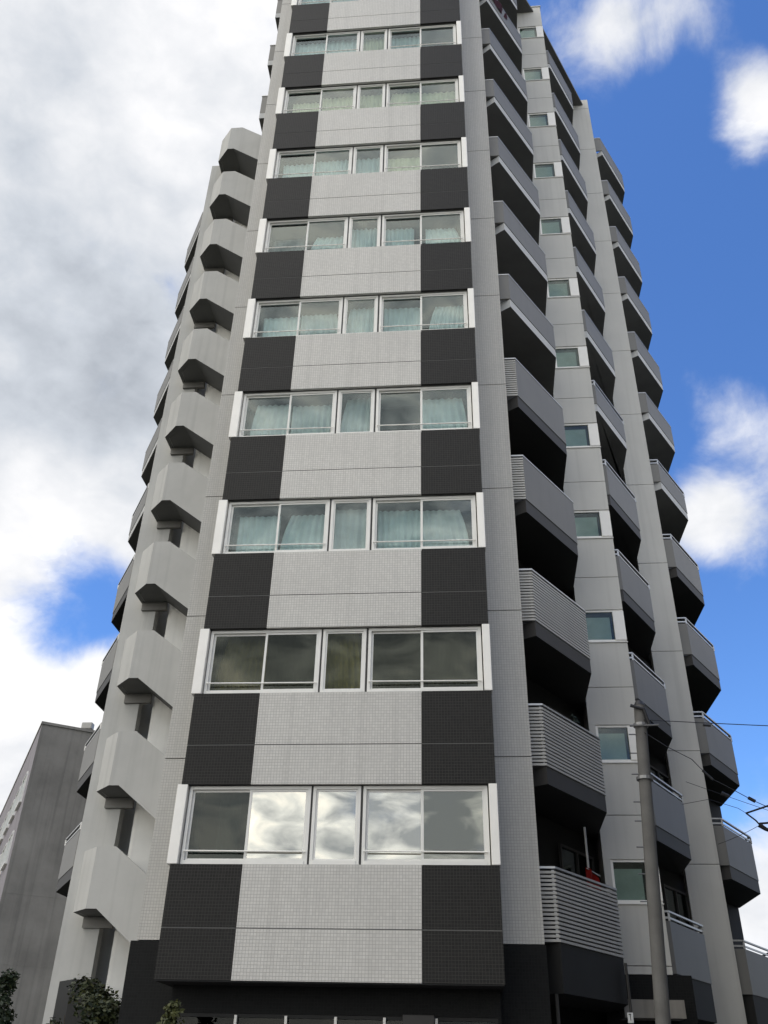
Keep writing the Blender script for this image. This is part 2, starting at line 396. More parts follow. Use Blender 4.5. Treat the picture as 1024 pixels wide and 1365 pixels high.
# plan of the stepped right flank: (pier right edge x, pier front y, depth of the recess side, next wall left x, next wall front y)
A = dict(xp=1.20, yp=15.90, c=(1.48, 16.27), f=(2.76, 18.22), xe=2.80, yn=20.0, xw=2.84, yi=18.0)
Bc = dict(xp=3.95, yp=20.0, c=(4.13, 20.55), f=(5.22, 22.45), xe=5.30, yn=24.3, xw=5.45, yi=22.1)
Cc = dict(xp=6.32, yp=24.3, c=(6.65, 24.65), f=(7.88, 26.65), xe=7.86, yn=28.8, xw=7.84, yi=26.4)
def inner_end(c):
    t = (c['xw'] - c['xp']) / D60.x
    return (c['xw'], c['yi'] + D60.y * t)
# core of the building, set just behind the cladding
def core_poly(i):
    P = [(-5.46, 15.99), (1.17, 15.99)]
    for c in (A, Bc, Cc):
        P.append((c['xp'] - 0.03, c['yi'])); P.append((c['xw'] - 0.0, inner_end(c)[1] + 0.03))
        if c is not Cc:
            P.append((c['xw'] + 0.03, c['yn'] + 0.09)); nx = {id(A): Bc, id(Bc): Cc}[id(c)]
            P.append((nx['xp'] - 0.03, c['yn'] + 0.09))
    P += [(7.84, 34.0), (-12.2, 34.0), (-10.6, 25.6), (-6.2, 25.6), (-6.2, 22.0), (-5.46, 17.6)]
    return P
bm = B(); prism(bm, core_poly(0), 3.56, 14.7 + 3.4); part('core_wall', bm, 'recess_wall_shaded')
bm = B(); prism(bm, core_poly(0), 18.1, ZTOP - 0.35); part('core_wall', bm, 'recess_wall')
bm = B(); prism(bm, core_poly(0), -0.12, 3.56); part('base_wall', bm, 'black_tile')
bm = B(); prism(bm, [(-5.4, 16.1), (1.1, 16.1), (3.8, 20.2), (6.2, 24.5), (7.7, 29), (7.7, 33.9), (-7, 33.9), (-7, 22.4)], ZTOP - 0.35, ZTOP - 0.2); part('roof', bm, 'soffit_grey')

# cladding on piers, one panel per storey
def pier(name, x0, x1, y, z0, ztop, first, mat, depth=0.09, side_r=None):
    zs = [z0] + [first + H * k for k in range(0, 12) if first + H * k < ztop - 0.6] + [ztop]
    protos = None
    for a, b in zip(zs, zs[1:]):
        if abs((b - a) - H) < 1e-6 and protos is not None:
            o = copy_part(protos, a - protos['z0']); continue
        bm = B(); box(bm, x0, x1, y, y + depth, a + 0.008, b - 0.008)
        o = part(name, bm, mat)
        if abs((b - a) - H) < 1e-6: protos = o; o['z0'] = a
    return
pier('pier_panel', -5.49, -4.66, 15.90, 3.50, 39.3, 6.54, 'pier_tile')
pier('pier_panel', 0.40, 1.20, 15.90, 3.50, 39.3, 6.54, 'pier_tile')
pier('pier_panel', 5.45, 6.32, 24.30, -0.1, 39.0, 6.44, 'wall_panel')
bm = B(); box(bm, -5.58, -4.6, 15.88, 15.985, -0.1, 3.492); part('pier_base', bm, 'black_tile')
bm = B(); box(bm, 0.40, 1.22, 15.88, 15.985, -0.1, 3.492); part('pier_base', bm, 'black_tile')
# pier sides facing the recesses
for c, mt in ((A, 'pier_tile'), (Bc, 'wall_panel'), (Cc, 'wall_panel')):
    for z0, z1 in ((3.5, 21), (21.01, ZTOP)):
        bm = B(); box(bm, c['xp'] - 0.028, c['xp'] + 0.0, c['yp'] + 0.092, c['yi'], z0, z1); part('pier_side', bm, mt)
# left side of the building
bm = B(); box(bm, -5.49, -5.462, 15.992, 17.6, 3.5, ZTOP); part('pier_side', bm, 'pier_tile')

# ---- striped bay
BX0, BX1, BY = -4.79, 0.51, 14.92
SL, SR = -3.60, -0.71
def bay_panels(z0, z1):
    res = []
    for a, b, mt in ((BX0, SL - 0.004, 'dark_tile'), (SL + 0.004, SR - 0.004, 'light_tile'), (SR + 0.004, BX1, 'dark_tile')):
        bm = B(); box(bm, a, b, BY, BY + 0.06, z0, z1)
        res.append(part('spandrel_panel', bm, mt))
    return res
bay_panels(2.84, 3.556)
up = bay_panels(3.572, 4.505)
lo = bay_panels(5.785, 6.456)
for k in range(0, NF - 2):
    for o in lo: 
        if k: copy_part(o, H * k)
    for o in up: copy_part(o, H * (k + 1))
bay_panels(5.785 + H * 11, 6.456 + H * 11); bay_panels(6.472 + H * 11, 7.2 + H * 11)
def seal(name, x0, x1, y, z, mt='joint_seal'):
    bm = B(); box(bm, x0, x1, y + 0.005, y + 0.058, z - 0.0078, z + 0.0078); return part(name, bm, mt)
sl0 = seal('joint_strip', BX0 + 0.004, BX1 - 0.004, BY, 3.564)
for k in range(1, NF): copy_part(sl0, H * k)
# backing walls and bay side walls, per storey
def bay_back(z0, z1):
    bm = B(); box(bm, BX0 + 0.03, BX1 - 0.03, BY + 0.062, BY + 0.24, z0, z1)
    return part('spandrel_wall', bm, 'joint_backing')
bay_back(2.86, 4.50)
bk = bay_back(5.79, 4.50 + H)
for k in range(1, NF - 2): copy_part(bk, H * k)
bay_back(5.79 + H * 11, 7.19 + H * 11)
bm = B(); box(bm, BX0, BX0 + 0.05, BY + 0.062, 15.99, 2.86, 39.0); part('bay_side', bm, 'dark_tile')
bm = B(); box(bm, BX1 - 0.05, BX1, BY + 0.062, 15.99, 2.86, 39.0); part('bay_side', bm, 'dark_tile')
bm = B(); box(bm, BX0 + 0.01, BX1 - 0.01, BY + 0.01, 16.6, 2.82, 2.838); part('bay_soffit', bm, 'soffit_shaded')
bm = B(); box(bm, BX0, BX1, BY, 16.0, 7.2 + H * 11, 7.26 + H * 11); part('bay_coping', bm, 'slab_edge')
# rooms behind the bay windows (walls, floor, ceiling as one open shell per storey)
def room(n):
    z = H * (n - 2); bm = B()
    x0, x1, y0, y1, z0, z1 = BX0 + 0.052, BX1 - 0.052, BY + 0.242, 15.985, 4.3 + z, 6.02 + z
    box(bm, x0, x1, y0, y1, z0 - 0.05, z0); box(bm, x0, x1, y0, y1, z1, z1 + 0.05)
    return bm
r0 = part('room_lining', room(2), 'room')
for n in range(3, NF + 1): copy_part(r0, H * (n - 2))

# window rows
WZ0, WZ1 = 4.515, 5.775
FY = BY + 0.085
U = [(-4.655, -2.57), (-2.535, -1.73), (-1.69, 0.37)]
def win_frame(x0, x1, z0, z1, y, t=0.052, d=0.09):
    bm = B()
    box(bm, x0, x0 + t, y, y + d, z0, z1); box(bm, x1 - t, x1, y, y + d, z0, z1)
    box(bm, x0 + t, x1 - t, y, y + d, z1 - t, z1); box(bm, x0 + t, x1 - t, y - 0.015, y + d, z0, z0 + t * 1.25)
    return bm
def sash(x0, x1, z0, z1, y, t=0.042, d=0.03):
    bm = B()
    box(bm, x0, x0 + t, y, y + d, z0, z1); box(bm, x1 - t, x1, y, y + d, z0, z1)
    box(bm, x0 + t, x1 - t, y, y + d, z1 - t, z1); box(bm, x0 + t, x1 - t, y, y + d, z0, z0 + t * 1.3)
    return bm
def pane(x0, x1, z0, z1, y):
    bm = B(); box(bm, x0, x1, y, y + 0.008, z0, z1); return bm
def unit(u, gl, n):
    gA = 'glass_dark' if gl == 'glass_coated' and u[0] < -4 else gl; gB = 'glass_half' if gl == 'glass_coated' and u[0] > -2 else gl
    z = H * (n - 2); x0, x1 = u
    f = obj('window', win_frame(x0, x1, WZ0 + z, WZ1 + z, FY), 'frame_metal', BR)
    a, b = WZ0 + z + 0.047, WZ1 + z - 0.047
    if x1 - x0 > 1.2:
        xm = SL if x0 < -4 else SR
        sub('sash', sash(x0 + 0.047, xm + 0.018, a, b, FY + 0.050), 'frame_metal', f)
        sub('sash', sash(xm - 0.018, x1 - 0.047, a, b, FY + 0.016), 'frame_metal', f)
        sub('pane', pane(x0 + 0.089, xm - 0.024, a + 0.055, b - 0.042, FY + 0.061), gA, f)
        sub('pane', pane(xm + 0.024, x1 - 0.089, a + 0.055, b - 0.042, FY + 0.027), gB, f)
        bm = B(); tube(bm, [(x0 + 0.03, FY - 0.03, a + 0.16), (x1 - 0.03, FY - 0.03, a + 0.15)], 0.013, 8)
        sub('guard_bar', bm, 'white_metal', f)
    else:
        sub('sash', sash(x0 + 0.047, x1 - 0.047, a, b, FY + 0.02, 0.036), 'frame_metal', f)
        sub('pane', pane(x0 + 0.083, x1 - 0.083, a + 0.047, b - 0.036, FY + 0.031), gl, f)
    return f
us = None
for n in range(2, NF + 1):
    if n == 2:
        for u in U: unit(u, 'glass_coated', 2)
    elif n == 3: continue
    elif us is None:
        for u in U: unit(u, 'glass_third' , 3)
        us = [unit(u, 'glass', 4) for u in U]
    else:
        for o in us: copy_part(o, H * (n - 4))
# white louvred panels at the ends of each window row, flush posts between the units
def jamb(x0, x1):
    bm = B(); box(bm, x0, x1, BY - 0.004, BY + 0.2, WZ0 - 0.008, WZ1 + 0.012); bevel(bm, 0.008); return bm
js = [part('end_panel', jamb(-4.853, -4.675), 'white_metal'), part('end_panel', jamb(0.39, 0.53), 'white_metal')]
bm = B(); box(bm, -2.566, -2.539, FY + 0.01, FY + 0.08, WZ0, WZ1); js.append(part('window_post', bm, 'fascia_dark'))
bm = B(); box(bm, -1.726, -1.694, FY + 0.01, FY + 0.08, WZ0, WZ1); js.append(part('window_post', bm, 'fascia_dark'))
for k in range(1, NF - 1):
    for o in js: copy_part(o, H * k)

# ---- wall with one window per storey, between the first and second balcony column
WBX0, WBX1, WBY = 2.84, 3.95, 20.0
def wb_panel(z0, z1):
    bm = B(); box(bm, WBX0, WBX1, WBY, WBY + 0.085, z0, z1); return part('wall_panel', bm, 'wall_panel')
WB0, WB1 = 4.80, 5.66
wb_panel(3.51, 3.65); 
o1 = wb_panel(3.666, WB0); o2 = wb_panel(WB1, 6.55)
bm = B(); box(bm, WBX0, 2.985, WBY, WBY + 0.085, WB0 + 0.002, WB1 - 0.002); o3 = part('wall_strip', bm, 'wall_panel')
bm = win_frame(2.99, 3.955, WB0 + 0.003, WB1 - 0.003, WBY + 0.03, 0.05, 0.05)
o4 = obj('window', bm, 'white_metal', BR)
sub('pane', pane(3.035, 3.69, WB0 + 0.05, WB1 - 0.05, WBY + 0.055), 'glass_side', o4)
bm = B(); box(bm, 3.69, 3.953, WBY - 0.012, WBY + 0.075, WB0 + 0.05, WB1 - 0.055); sub('end_panel', bm, 'white_metal', o4)
bm = B(); box(bm, 2.97, 3.965, WBY - 0.03, WBY + 0.03, WB0 - 0.02, WB0 + 0.001); sub('sill', bm, 'frame_metal', o4)
bm = B(); box(bm, 3.0, 3.62, WBY + 0.078, WBY + 0.084, WB0 + 0.01, WB1 - 0.18)
o5 = part('window_blind', bm, 'blind_green')
for k in range(1, NF - 1):
    for o in (o1, o2, o3, o4, o5):
        if o is o2 and k == NF - 2: continue
        copy_part(o, H * k)
wb_panel(WB1 + H * 11, ZTOP)
bm = B(); box(bm, WBX0 - 0.03, WBX1 + 0.03, WBY - 0.03, WBY + 0.3, ZTOP + 0.003, ZTOP + 0.06); part('coping', bm, 'slab_edge')
for z0, z1 in ((3.5, 20), (20.01, ZTOP)):
    bm = B(); box(bm, 2.84, 2.868, 20.087, inner_end(A)[1] + 0.03, z0, z1); part('wall_side', bm, 'wall_panel')
    bm = B(); box(bm, 5.45, 5.478, 24.392, inner_end(Bc)[1] + 0.03, z0, z1); part('wall_side', bm, 'wall_panel')
bm = B(); box(bm, 2.84, 3.95, 19.3, 20.0, 2.72, 3.02); part('entrance_beam', bm, 'old_concrete')
bm = B(); box(bm, 2.6, 4.3, 20.0, 20.05, -0.1, 3.5); part('base_wall', bm, 'black_tile')
# ---- balcony doors in the recesses (sliding glass doors, dark)
def door(c, t0, t1, z):
    """sliding door on the inner wall of a recess"""
    p0 = Vector(along((c['xp'], c['yi']), t0)); p1 = Vector(along((c['xp'], c['yi']), t1))
    nrm = Vector((D60.y, -D60.x))
    def bar(bm, a, b, z0, z1, d0, d1):
        A_ = p0 + (p1 - p0) * a; B_ = p0 + (p1 - p0) * b
        prism(bm, [(A_ + nrm * d0)[:], (B_ + nrm * d0)[:], (B_ + nrm * d1)[:], (A_ + nrm * d1)[:]], z0, z1)
    bm = B()
    bar(bm, 0, 1, z + 2.05, z + 2.1, 0.012, 0.07); bar(bm, 0, 1, z, z + 0.05, 0.012, 0.07)
    for a in (0, 0.48, 0.97): bar(bm, a, a + 0.03, z + 0.05, z + 2.05, 0.012, 0.07)
    f = obj('balcony_door', bm, 'fascia_dark', BR)
    bm = B(); bar(bm, 0.03, 0.97, z + 0.05, z + 2.05, 0.014, 0.028); sub('pane', bm, 'glass_dark', f)
    return f
for c in (A, Bc):
    d0 = door(c, 1.2, 2.75, FL(2) + 0.05)
    for n in range(3, NF + 1): copy_part(d0, H * (n - 2))

# ---- balconies
def slab_poly(c):
    ie = inner_end(c)
    return [(c['xp'] - 0.015, c['yp'] + 0.57), c['c'], c['f'], (c['xe'], c['yn'] + (0.02 if c is not Cc else 0)), (c['xw'] + 0.01, ie[1] + 0.01), (c['xp'] - 0.015, c['yi'] + 0.01)]
def mir(p): return (-4.28 - p[0] + 0.16, p[1] + 0.45)
def balcony(c, n, style, flip=False):
    """style: 'louvre' slats all round, 'half' slats in front with plain side, 'plain' lower plain, 'top' white slab edge"""
    g = (lambda P: [mir(p) for p in P][::-1]) if flip else (lambda P: P)
    z = FL(n)
    poly = g(slab_poly(c))
    line = [(c['xp'] + 0.002, c['c'][1]), c['c'], c['f'], (c['xe'], c['yn'] - 0.003)]
    out_ = offset_line(line, -0.02) if not flip else None
    if flip: line = g(line)
    line = offset_line(line, -0.015)
    front = line[:2] if not flip else line[-2:]; side = line[1:] if not flip else line[:-1]
    sl = B()
    if style == 'top':
        prism(sl, poly, z - 0.0, z + 0.27)
    else:
        prism(sl, poly, z - 0.34 if n > 2 else 2.85, z - 0.02)
    o = obj('balcony', sl, 'slab', BR, mats=['slab_edge' if style == 'top' else ('base_paint' if n == 2 else 'fascia_dark'), 'soffit_grey' if style == 'top' else 'soffit_shaded'])
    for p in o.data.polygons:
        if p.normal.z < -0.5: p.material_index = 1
    zp0 = z + 0.273 if style == 'top' else z - 0.017
    two = style in ('plain',) or (c is not A and n <= 7)
    zt = z + 1.16
    ptop = zt - (0.20 if two else 0.045)
    bars = []
    if style == 'top':
        bm = B(); ribbon(bm, line, 0.05, zp0, ptop); sub('panel', bm, 'balcony_panel', o)
    elif style == 'louvre' or style == 'half':
        rng = 17
        for i in range(rng):
            a = z - 0.01 + i * 0.066
            bm = B(); ribbon(bm, line if style == 'louvre' else front, 0.03, a, a + 0.040); sub('slat', bm, 'slat_metal', o)
        if style == 'half':
            s2 = offset_line(side, 0.0)
            bm = B(); ribbon(bm, s2, 0.05, zp0, ptop); sub('panel', bm, 'balcony_panel', o)
        else:
            bm = B(); ribbon(bm, offset_line(line, 0.14), 0.01, z, zt - 0.12); sub('shade_backing', bm, 'fascia_dark', o)  # dark sheet added behind the slats, standing in for the shaded interior
            for q in line[1:3]:
                bm = B(); ql = Vector(q); box(bm, ql.x - 0.06, ql.x - 0.02, ql.y + 0.035, ql.y + 0.075, z, zt - 0.05); sub('post', bm, 'rail_metal', o)
    else:
        bm = B(); ribbon(bm, line, 0.05, zp0, ptop); sub('panel', bm, 'balcony_panel', o)
    bm = B(); ribbon(bm, offset_line(line, -0.008), 0.06, zt - 0.035, zt); sub('handrail', bm, 'rail_metal', o)
    if two:
        bm = B(); ribbon(bm, offset_line(line, 0.01), 0.03, zt - 0.155, zt - 0.115); sub('rail', bm, 'rail_metal', o)
        for q in line[1:3]:
            bm = B(); box(bm, q[0] - 0.02, q[0] + 0.02, q[1] + 0.005, q[1] + 0.045, ptop, zt - 0.036); sub('post', bm, 'rail_metal', o)
    return o
def stack(c, styles, flip=False, lo_n=2, hi_n=NF):
    proto = {}
    for n in range(lo_n, hi_n + 1):
        st = styles(n); key = (st, n == 2, c is not A and n <= 7)
        if key in proto:
            m0, o0 = proto[key]; copy_part(o0, H * (n - m0))
        else:
            proto[key] = (n, balcony(c, n, st, flip))
stack(A, lambda n: 'louvre' if n <= 4 else ('half' if n <= 6 else 'top'))
stack(Bc, lambda n: 'plain' if n <= 6 else 'top')
stack(Cc, lambda n: 'plain' if n <= 6 else 'top')
stack(Cc, lambda n: 'plain' if n <= 6 else 'top', flip=True, lo_n=3, hi_n=12)
# small balconies high on the left corner
for k in (10, 11, 12):
    z = FL(k)
    bm = B(); box(bm, -5.80, -5.47, 16.3, 17.4, z - 0.02, z + 0.24)
    o = obj('balcony', bm, 'slab', BR, mats=['slab_edge', 'soffit_grey'])
    for p in o.data.polygons:
        if p.normal.z < -0.5: p.material_index = 1
    bm = B(); box(bm, -5.80, -5.75, 16.3, 17.4, z + 0.243, z + 1.13); box(bm, -5.75, -5.495, 16.3, 16.35, z + 0.243, z + 1.13); sub('panel', bm, 'balcony_panel', o)
    bm = B(); box(bm, -5.815, -5.493, 16.285, 16.36, z + 1.132, z + 1.165); sub('handrail', bm, 'rail_metal', o)

# ---- stair tower on the left
TY = 22.2
bm = B(); box(bm, -10.06, -9.08, 23.45, 23.75, -0.1, 34.65); box(bm, -10.06, -9.6, 23.751, 25.6, -0.1, 34.65); part('tower_wall', bm, 'tower_paint')
bm = B(); box(bm, -6.60, -6.40, TY, 25.6, -0.1, 35.0); part('tower_wall', bm, 'tower_paint')
bm = B(); box(bm, -8.62, -6.60, 23.50, 23.62, -0.1, 35.0); part('stair_back_wall', bm, 'tower_inner')
bm = B(); box(bm, -9.6, -6.6, 25.0, 25.5, -0.1, 35.0); part('stair_back_wall', bm, 'tower_inner')
bm = B(); box(bm, -8.74, -8.622, 23.62, 25.0, -0.1, 35.0); part('stair_core_wall', bm, 'tower_inner')
def para(k):
    zb, zt = 4.96 + H * k, 6.37 + H * k
    if k < 0: zb = -0.1 
    bm = B()
    fr = [(-9.02, zb), (-8.76, zb), (-6.60, zb - 1.65 if k >= 0 else zb), (-6.60, zt - 1.44), (-8.54, zt), (-9.02, zt)]
    prism_y(bm, fr, TY, TY + 0.14)
    # chamfered corner leaf
    prism(bm, [(-9.02, TY), (-9.547, 22.77), (-9.547, 23.452), (-9.42, 23.452), (-9.42, 22.82), (-8.962, TY + 0.14), (-9.02, TY + 0.14)], zb, zt)
    return bm
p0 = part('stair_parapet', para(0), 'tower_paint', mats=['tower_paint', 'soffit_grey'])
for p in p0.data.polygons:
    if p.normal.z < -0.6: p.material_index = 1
for k in range(1, 11): copy_part(p0, H * k)
part('stair_parapet', para(-1), 'base_paint')
def landing(k):
    zb = 4.96 + H * k; bm = B()
    prism(bm, [(-9.415, 22.83), (-8.96, TY + 0.142), (-8.72, TY + 0.142), (-8.72, 23.43), (-9.415, 23.43)], zb + 0.004, zb + 0.16)
    return bm
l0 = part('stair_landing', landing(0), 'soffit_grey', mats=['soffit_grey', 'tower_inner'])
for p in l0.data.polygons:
    if p.normal.z > 0.5: p.material_index = 1  # top face lightened to bounce light, underside coloured as shade
bm = B(); box(bm, -9.50, -8.74, 23.36, 23.47, 4.96 - 0.26, 4.96 - 0.003); l1 = part('landing_beam', bm, 'balcony_panel')
bm = B(); prism_y(bm, [(-8.72, 4.965), (-6.605, 3.36), (-6.605, 3.56), (-8.72, 5.12)], TY + 0.142, 23.45); l2 = part('stair_flight', bm, 'soffit_grey')
for k in range(0, 11):
    for o in (l0, l1, l2):
        if k: copy_part(o, H * k)

# ---- ground floor shopfront under the bay
bm = B(); box(bm, -4.6, 0.4, 15.5, 15.56, 2.443, 2.815); part('shop_fascia', bm, 'black_tile')
for xs in (-4.65, 0.40):
    bm = B(); box(bm, xs, xs + 0.05, 15.5, 15.98, -0.1, 2.815); part('shop_cheek', bm, 'black_tile')
shop = obj('shop_window', win_frame(-4.6, 0.4, 0.0, 2.44, 15.51, 0.05, 0.06), 'base_paint', BR)
bm = B(); box(bm, -4.55, 0.35, 15.55, 15.56, 0.05, 2.39); sub('pane', bm, 'glass_shop', shop)
for x in (-3.60, -2.82, -2.055, -1.31, -0.525):
    bm = B(); box(bm, x - 0.02, x + 0.02, 15.47, 15.54, 0.05, 2.42); sub('mullion', bm, 'white_metal', shop)
bm = B(); box(bm, -1.03, -0.55, 15.38, 15.46, 2.1, 2.46); bevel(bm, 0.008); part('shop_sign', bm, 'fascia_dark')
bm = B(); box(bm, -4.55, 0.35, 15.99 + 0.9, 18.0, -0.1, 0.0); part('shop_floor', bm, 'paving')
bm = B(); tube(bm, [(1.36, 16.3, 0), (1.36, 16.3, 2.84)], 0.03, 8); part('drain_pipe', bm, 'fascia_dark')
bm = B(); tube(bm, [(2.78, 18.15, 0), (2.78, 18.15, 3.5)], 0.025, 8); part('drain_pipe', bm, 'fascia_dark')

# ------------------------------------------------------------------ curtains behind the bay panes
def curtain(name, x0, x1, z0, z1, y, amp, period, mat, drape=0.0, side=1):
    bm = B(); nx = max(10, int((x1 - x0) / period * 10)); nz = 6
    grid = []
    ph = random.random() * 6
    for i in range(nx + 1):
        u = i / nx; col = []
        for j in range(nz + 1):
            v = j / nz
            pinch = drape * (v ** 2.0)
            x = x0 + (x1 - x0) * u
            if side > 0: x = x0 + (x1 - x0) * (u * (1 - pinch) + pinch)
            elif side < 0: x = x0 + (x1 - x0) * (u * (1 - pinch))
            yy = y + amp * math.sin(u * (x1 - x0) / period * 2 * math.pi + ph + 0.5 * math.sin(5 * u)) * (0.55 + 0.45 * (1 - v)) + 0.006 * math.sin(17 * u + 3 * v)
            col.append(bm.verts.new((x, yy, z0 + (z1 - z0) * v)))
        grid.append(col)
    for i in range(nx):
        for j in range(nz):
            bm.faces.new((grid[i][j], grid[i + 1][j], grid[i + 1][j + 1], grid[i][j + 1]))
    bmesh.ops.solidify(bm, geom=bm.faces[:], thickness=0.004)
    return obj(name, bm, mat, smooth=True)
FLOOR_W = {2: 'lowest', 3: 'second lowest', 4: 'third lowest', 5: 'fourth lowest', 6: 'fifth lowest', 7: 'sixth lowest', 8: 'seventh lowest', 9: 'eighth lowest', 10: 'ninth lowest', 11: 'topmost visible'}
PX = [(-4.57, -3.64), (-3.56, -2.66), (-2.47, -1.80), (-1.62, -0.75), (-0.67, 0.30)]
PW = ['far left', 'second', 'narrow middle', 'fourth', 'far right']
plan = {2: {0: ('curtain_grey', 0.45, 0.80, 1.0)},
        3: {0: ('curtain_olive', 0.05, 1, 0.95), 1: ('screen_mesh', 0, 1, 1.0), 2: ('curtain_straw', 0, 1, 0.98), 3: ('screen_mesh', 0, 1, 1.0), 4: ('screen_mesh', 0, 1, 1.0)},
        4: {0: ('curtain_pale', 0.14, 1, 0.80), 1: ('curtain_pale', 0, 1, 0.80), 2: ('curtain_white', 0, 1, 0.88), 3: ('curtain_pale', 0.05, 1, 0.84), 4: ('curtain_white', 0, 0.9, 0.82)},
        5: {0: ('curtain_white', 0.12, 1, 0.84), 1: ('curtain_white', 0, 0.95, 0.80), 2: ('curtain_white', 0, 1, 0.92), 4: ('curtain_pale', 0, 0.95, 0.85)},
        6: {0: ('curtain_pale', 0.1, 1, 0.70), 1: ('curtain_white', 0, 1, 0.74), 2: ('curtain_pale', 0, 1, 0.85), 3: ('curtain_pale', 0.05, 1, 0.8), 4: ('curtain_pale', 0.15, 1, 0.8)},
        7: {0: ('curtain_grey', 0.12, 0.9, 0.6), 1: ('curtain_pale', 0, 1, 0.62), 2: ('curtain_pale', 0, 1, 0.8), 3: ('curtain_pale', 0, 0.8, 0.75), 4: ('curtain_pale', 0.1, 1, 0.7)},
        8: {0: ('curtain_pale', 0.1, 1, 0.75), 1: ('curtain_pale', 0, 1, 0.8), 2: ('curtain_pale', 0, 1, 0.8), 3: ('curtain_cream', 0, 1, 0.75)},
        9: {0: ('curtain_cream', 0.15, 1, 0.72), 1: ('curtain_cream', 0, 1, 0.85), 2: ('curtain_cream', 0, 1, 0.85), 3: ('curtain_cream', 0, 1, 0.85), 4: ('curtain_cream', 0, 1, 0.8)},
        10: {0: ('curtain_pale', 0, 1, 0.9), 1: ('curtain_pale', 0, 1, 0.95), 2: ('curtain_cream', 0, 1, 0.95), 3: ('curtain_pale', 0, 1, 0.9)},
        11: {0: ('curtain_pale', 0, 1, 0.9), 1: ('curtain_pale', 0, 1, 0.9)}}
CW = {'curtain_white': 'white net curtain', 'curtain_pale': 'pale green pleated curtain', 'curtain_cream': 'cream pleated curtain', 'curtain_olive': 'dull olive curtain',
      'curtain_grey': 'grey half drawn curtain', 'curtain_straw': 'straw yellow curtain', 'screen_mesh': 'dark brown flat drape'}
for n, row in plan.items():
    for i, (mt, a, b, h) in row.items():
        x0, x1 = PX[i]; z = H * (n - 2); ww = x1 - x0
        flat = mt == 'screen_mesh'
        o = curtain('curtain', x0 - 0.03 + ww * a, x1 + 0.03 - (1 - b) * ww, WZ0 + z + 0.02, WZ0 + z + 0.05 + (WZ1 - WZ0) * h,
                    FY + 0.25 + 0.02 * random.random(), 0.012 if flat else 0.02 + 0.016 * random.random(), 0.11 + 0.05 * random.random(), mt,
                    0.0 if flat else random.choice((0, 0, 0.12, 0.2)), random.choice((-1, 1)))
        tag(o, f'{CW[mt]} behind the {PW[i]} pane of the {FLOOR_W[n]} bay window row', 'curtain', 'curtains behind the bay windows')

# ------------------------------------------------------------------ small things on and by the building
bm = B()
nx, nz = 14, 10; G = []
for i in range(nx + 1):
    c = []
    for j in range(nz + 1):
        u, v = i / nx, j / nz
        p = Vector((2.22, 17.86)) + D60 * (u * 0.55)
        inn = Vector((-D60.y, D60.x))
        p = p + inn * (0.03 * math.sin(11 * u + 2 * v) + 0.10 * (1 - v) * math.sin(3 * u))
        zz = 4.74 + 0.30 * v + (0.05 * math.sin(5 * u) + 0.03 * math.cos(9 * u)) * v - 0.10 * u * v
        c.append(bm.verts.new((p.x, p.y, zz)))
    G.append(c)
for i in range(nx):
    for j in range(nz): bm.faces.new((G[i][j], G[i + 1][j], G[i + 1][j + 1], G[i][j + 1]))
bmesh.ops.solidify(bm, geom=bm.faces[:], thickness=0.015)
tag(obj('cloth', bm, 'red_cloth', smooth=True), 'bright red cloth airing behind the rail of the lowest louvred balcony', 'cloth')
t = thing('potted_plant', (2.27, 18.0, FL(3)), 'dark potted plant showing above the rail of the second louvred balcony', 'plant')
bm = B(); tube(bm, [(2.27, 18.0, FL(3)), (2.27, 18.0, FL(3) + 0.95)], 0.12, 10, 0.15); obj('pot', bm, 'fascia_dark', t)
bm = B()
for i in range(220):
    d = Vector((random.gauss(0, .07), random.gauss(0, .09), abs(random.gauss(0.22, .16))))
    p = Vector((2.27, 18.0, FL(3) + 0.98)) + d; u = Vector((random.gauss(0, 1), random.gauss(0, 1), random.gauss(0.4, .8))).normalized() * 0.06
    q_ = u.orthogonal().normalized() * 0.02
    bm.faces.new([bm.verts.new(p - u), bm.verts.new(p + q_), bm.verts.new(p + u), bm.verts.new(p - q_)])
o = obj('foliage', bm, 'leaf_dark', t); o['kind'] = 'stuff'
def laundry(lab, mat, t0, t1, z0, z1, off):
    bm = B(); G = []; base = Vector(A['c']); n_out = Vector((D60.y, -D60.x))
    for i in range(17):
        c = []; u = i / 16
        for j in range(9):
            v = j / 8; p = base + D60 * (t0 + (t1 - t0) * u) + n_out * (off + 0.02 * math.sin(13 * u + 2 * v))
            c.append(bm.verts.new((p.x, p.y, z1 - (z1 - z0) * v * (0.8 + 0.2 * math.sin(3.1 * u + .5)))))
        G.append(c)
    for i in range(16):
        for j in range(8): bm.faces.new((G[i][j], G[i + 1][j], G[i + 1][j + 1], G[i][j + 1]))
    bmesh.ops.solidify(bm, geom=bm.faces[:], thickness=0.012)
    return tag(obj('blanket', bm, mat, smooth=True), lab, 'blanket')
laundry('dark maroon blanket hung over a high balcony rail at the top edge', 'maroon_cloth', 0.35, 1.35, FL(12) + 0.55, FL(12) + 1.19, 0.06)
rk = thing('drying_rack', (2.3, 18.0, 3.62), 'thin pale drying pole standing on the lowest louvred balcony with the red cloth', 'drying rack')
bm = B(); tube(bm, [(2.28, 18.10, 3.62), (2.28, 18.10, 5.85)], 0.022, 8); obj('pole', bm, 'rail_metal', rk)
bm = B(); tube(bm, [(2.22, 17.86, 5.05), (2.52, 18.34, 5.0)], 0.010, 6); tube(bm, [(2.34, 18.05, 5.03), (2.28, 18.10, 5.03)], 0.010, 6); obj('bar', bm, 'rail_metal', rk)
sg = thing('sign', (2.75, 18.1, 2.5), 'small white notice plate on the thin pipe beside the dark ground floor', 'sign')
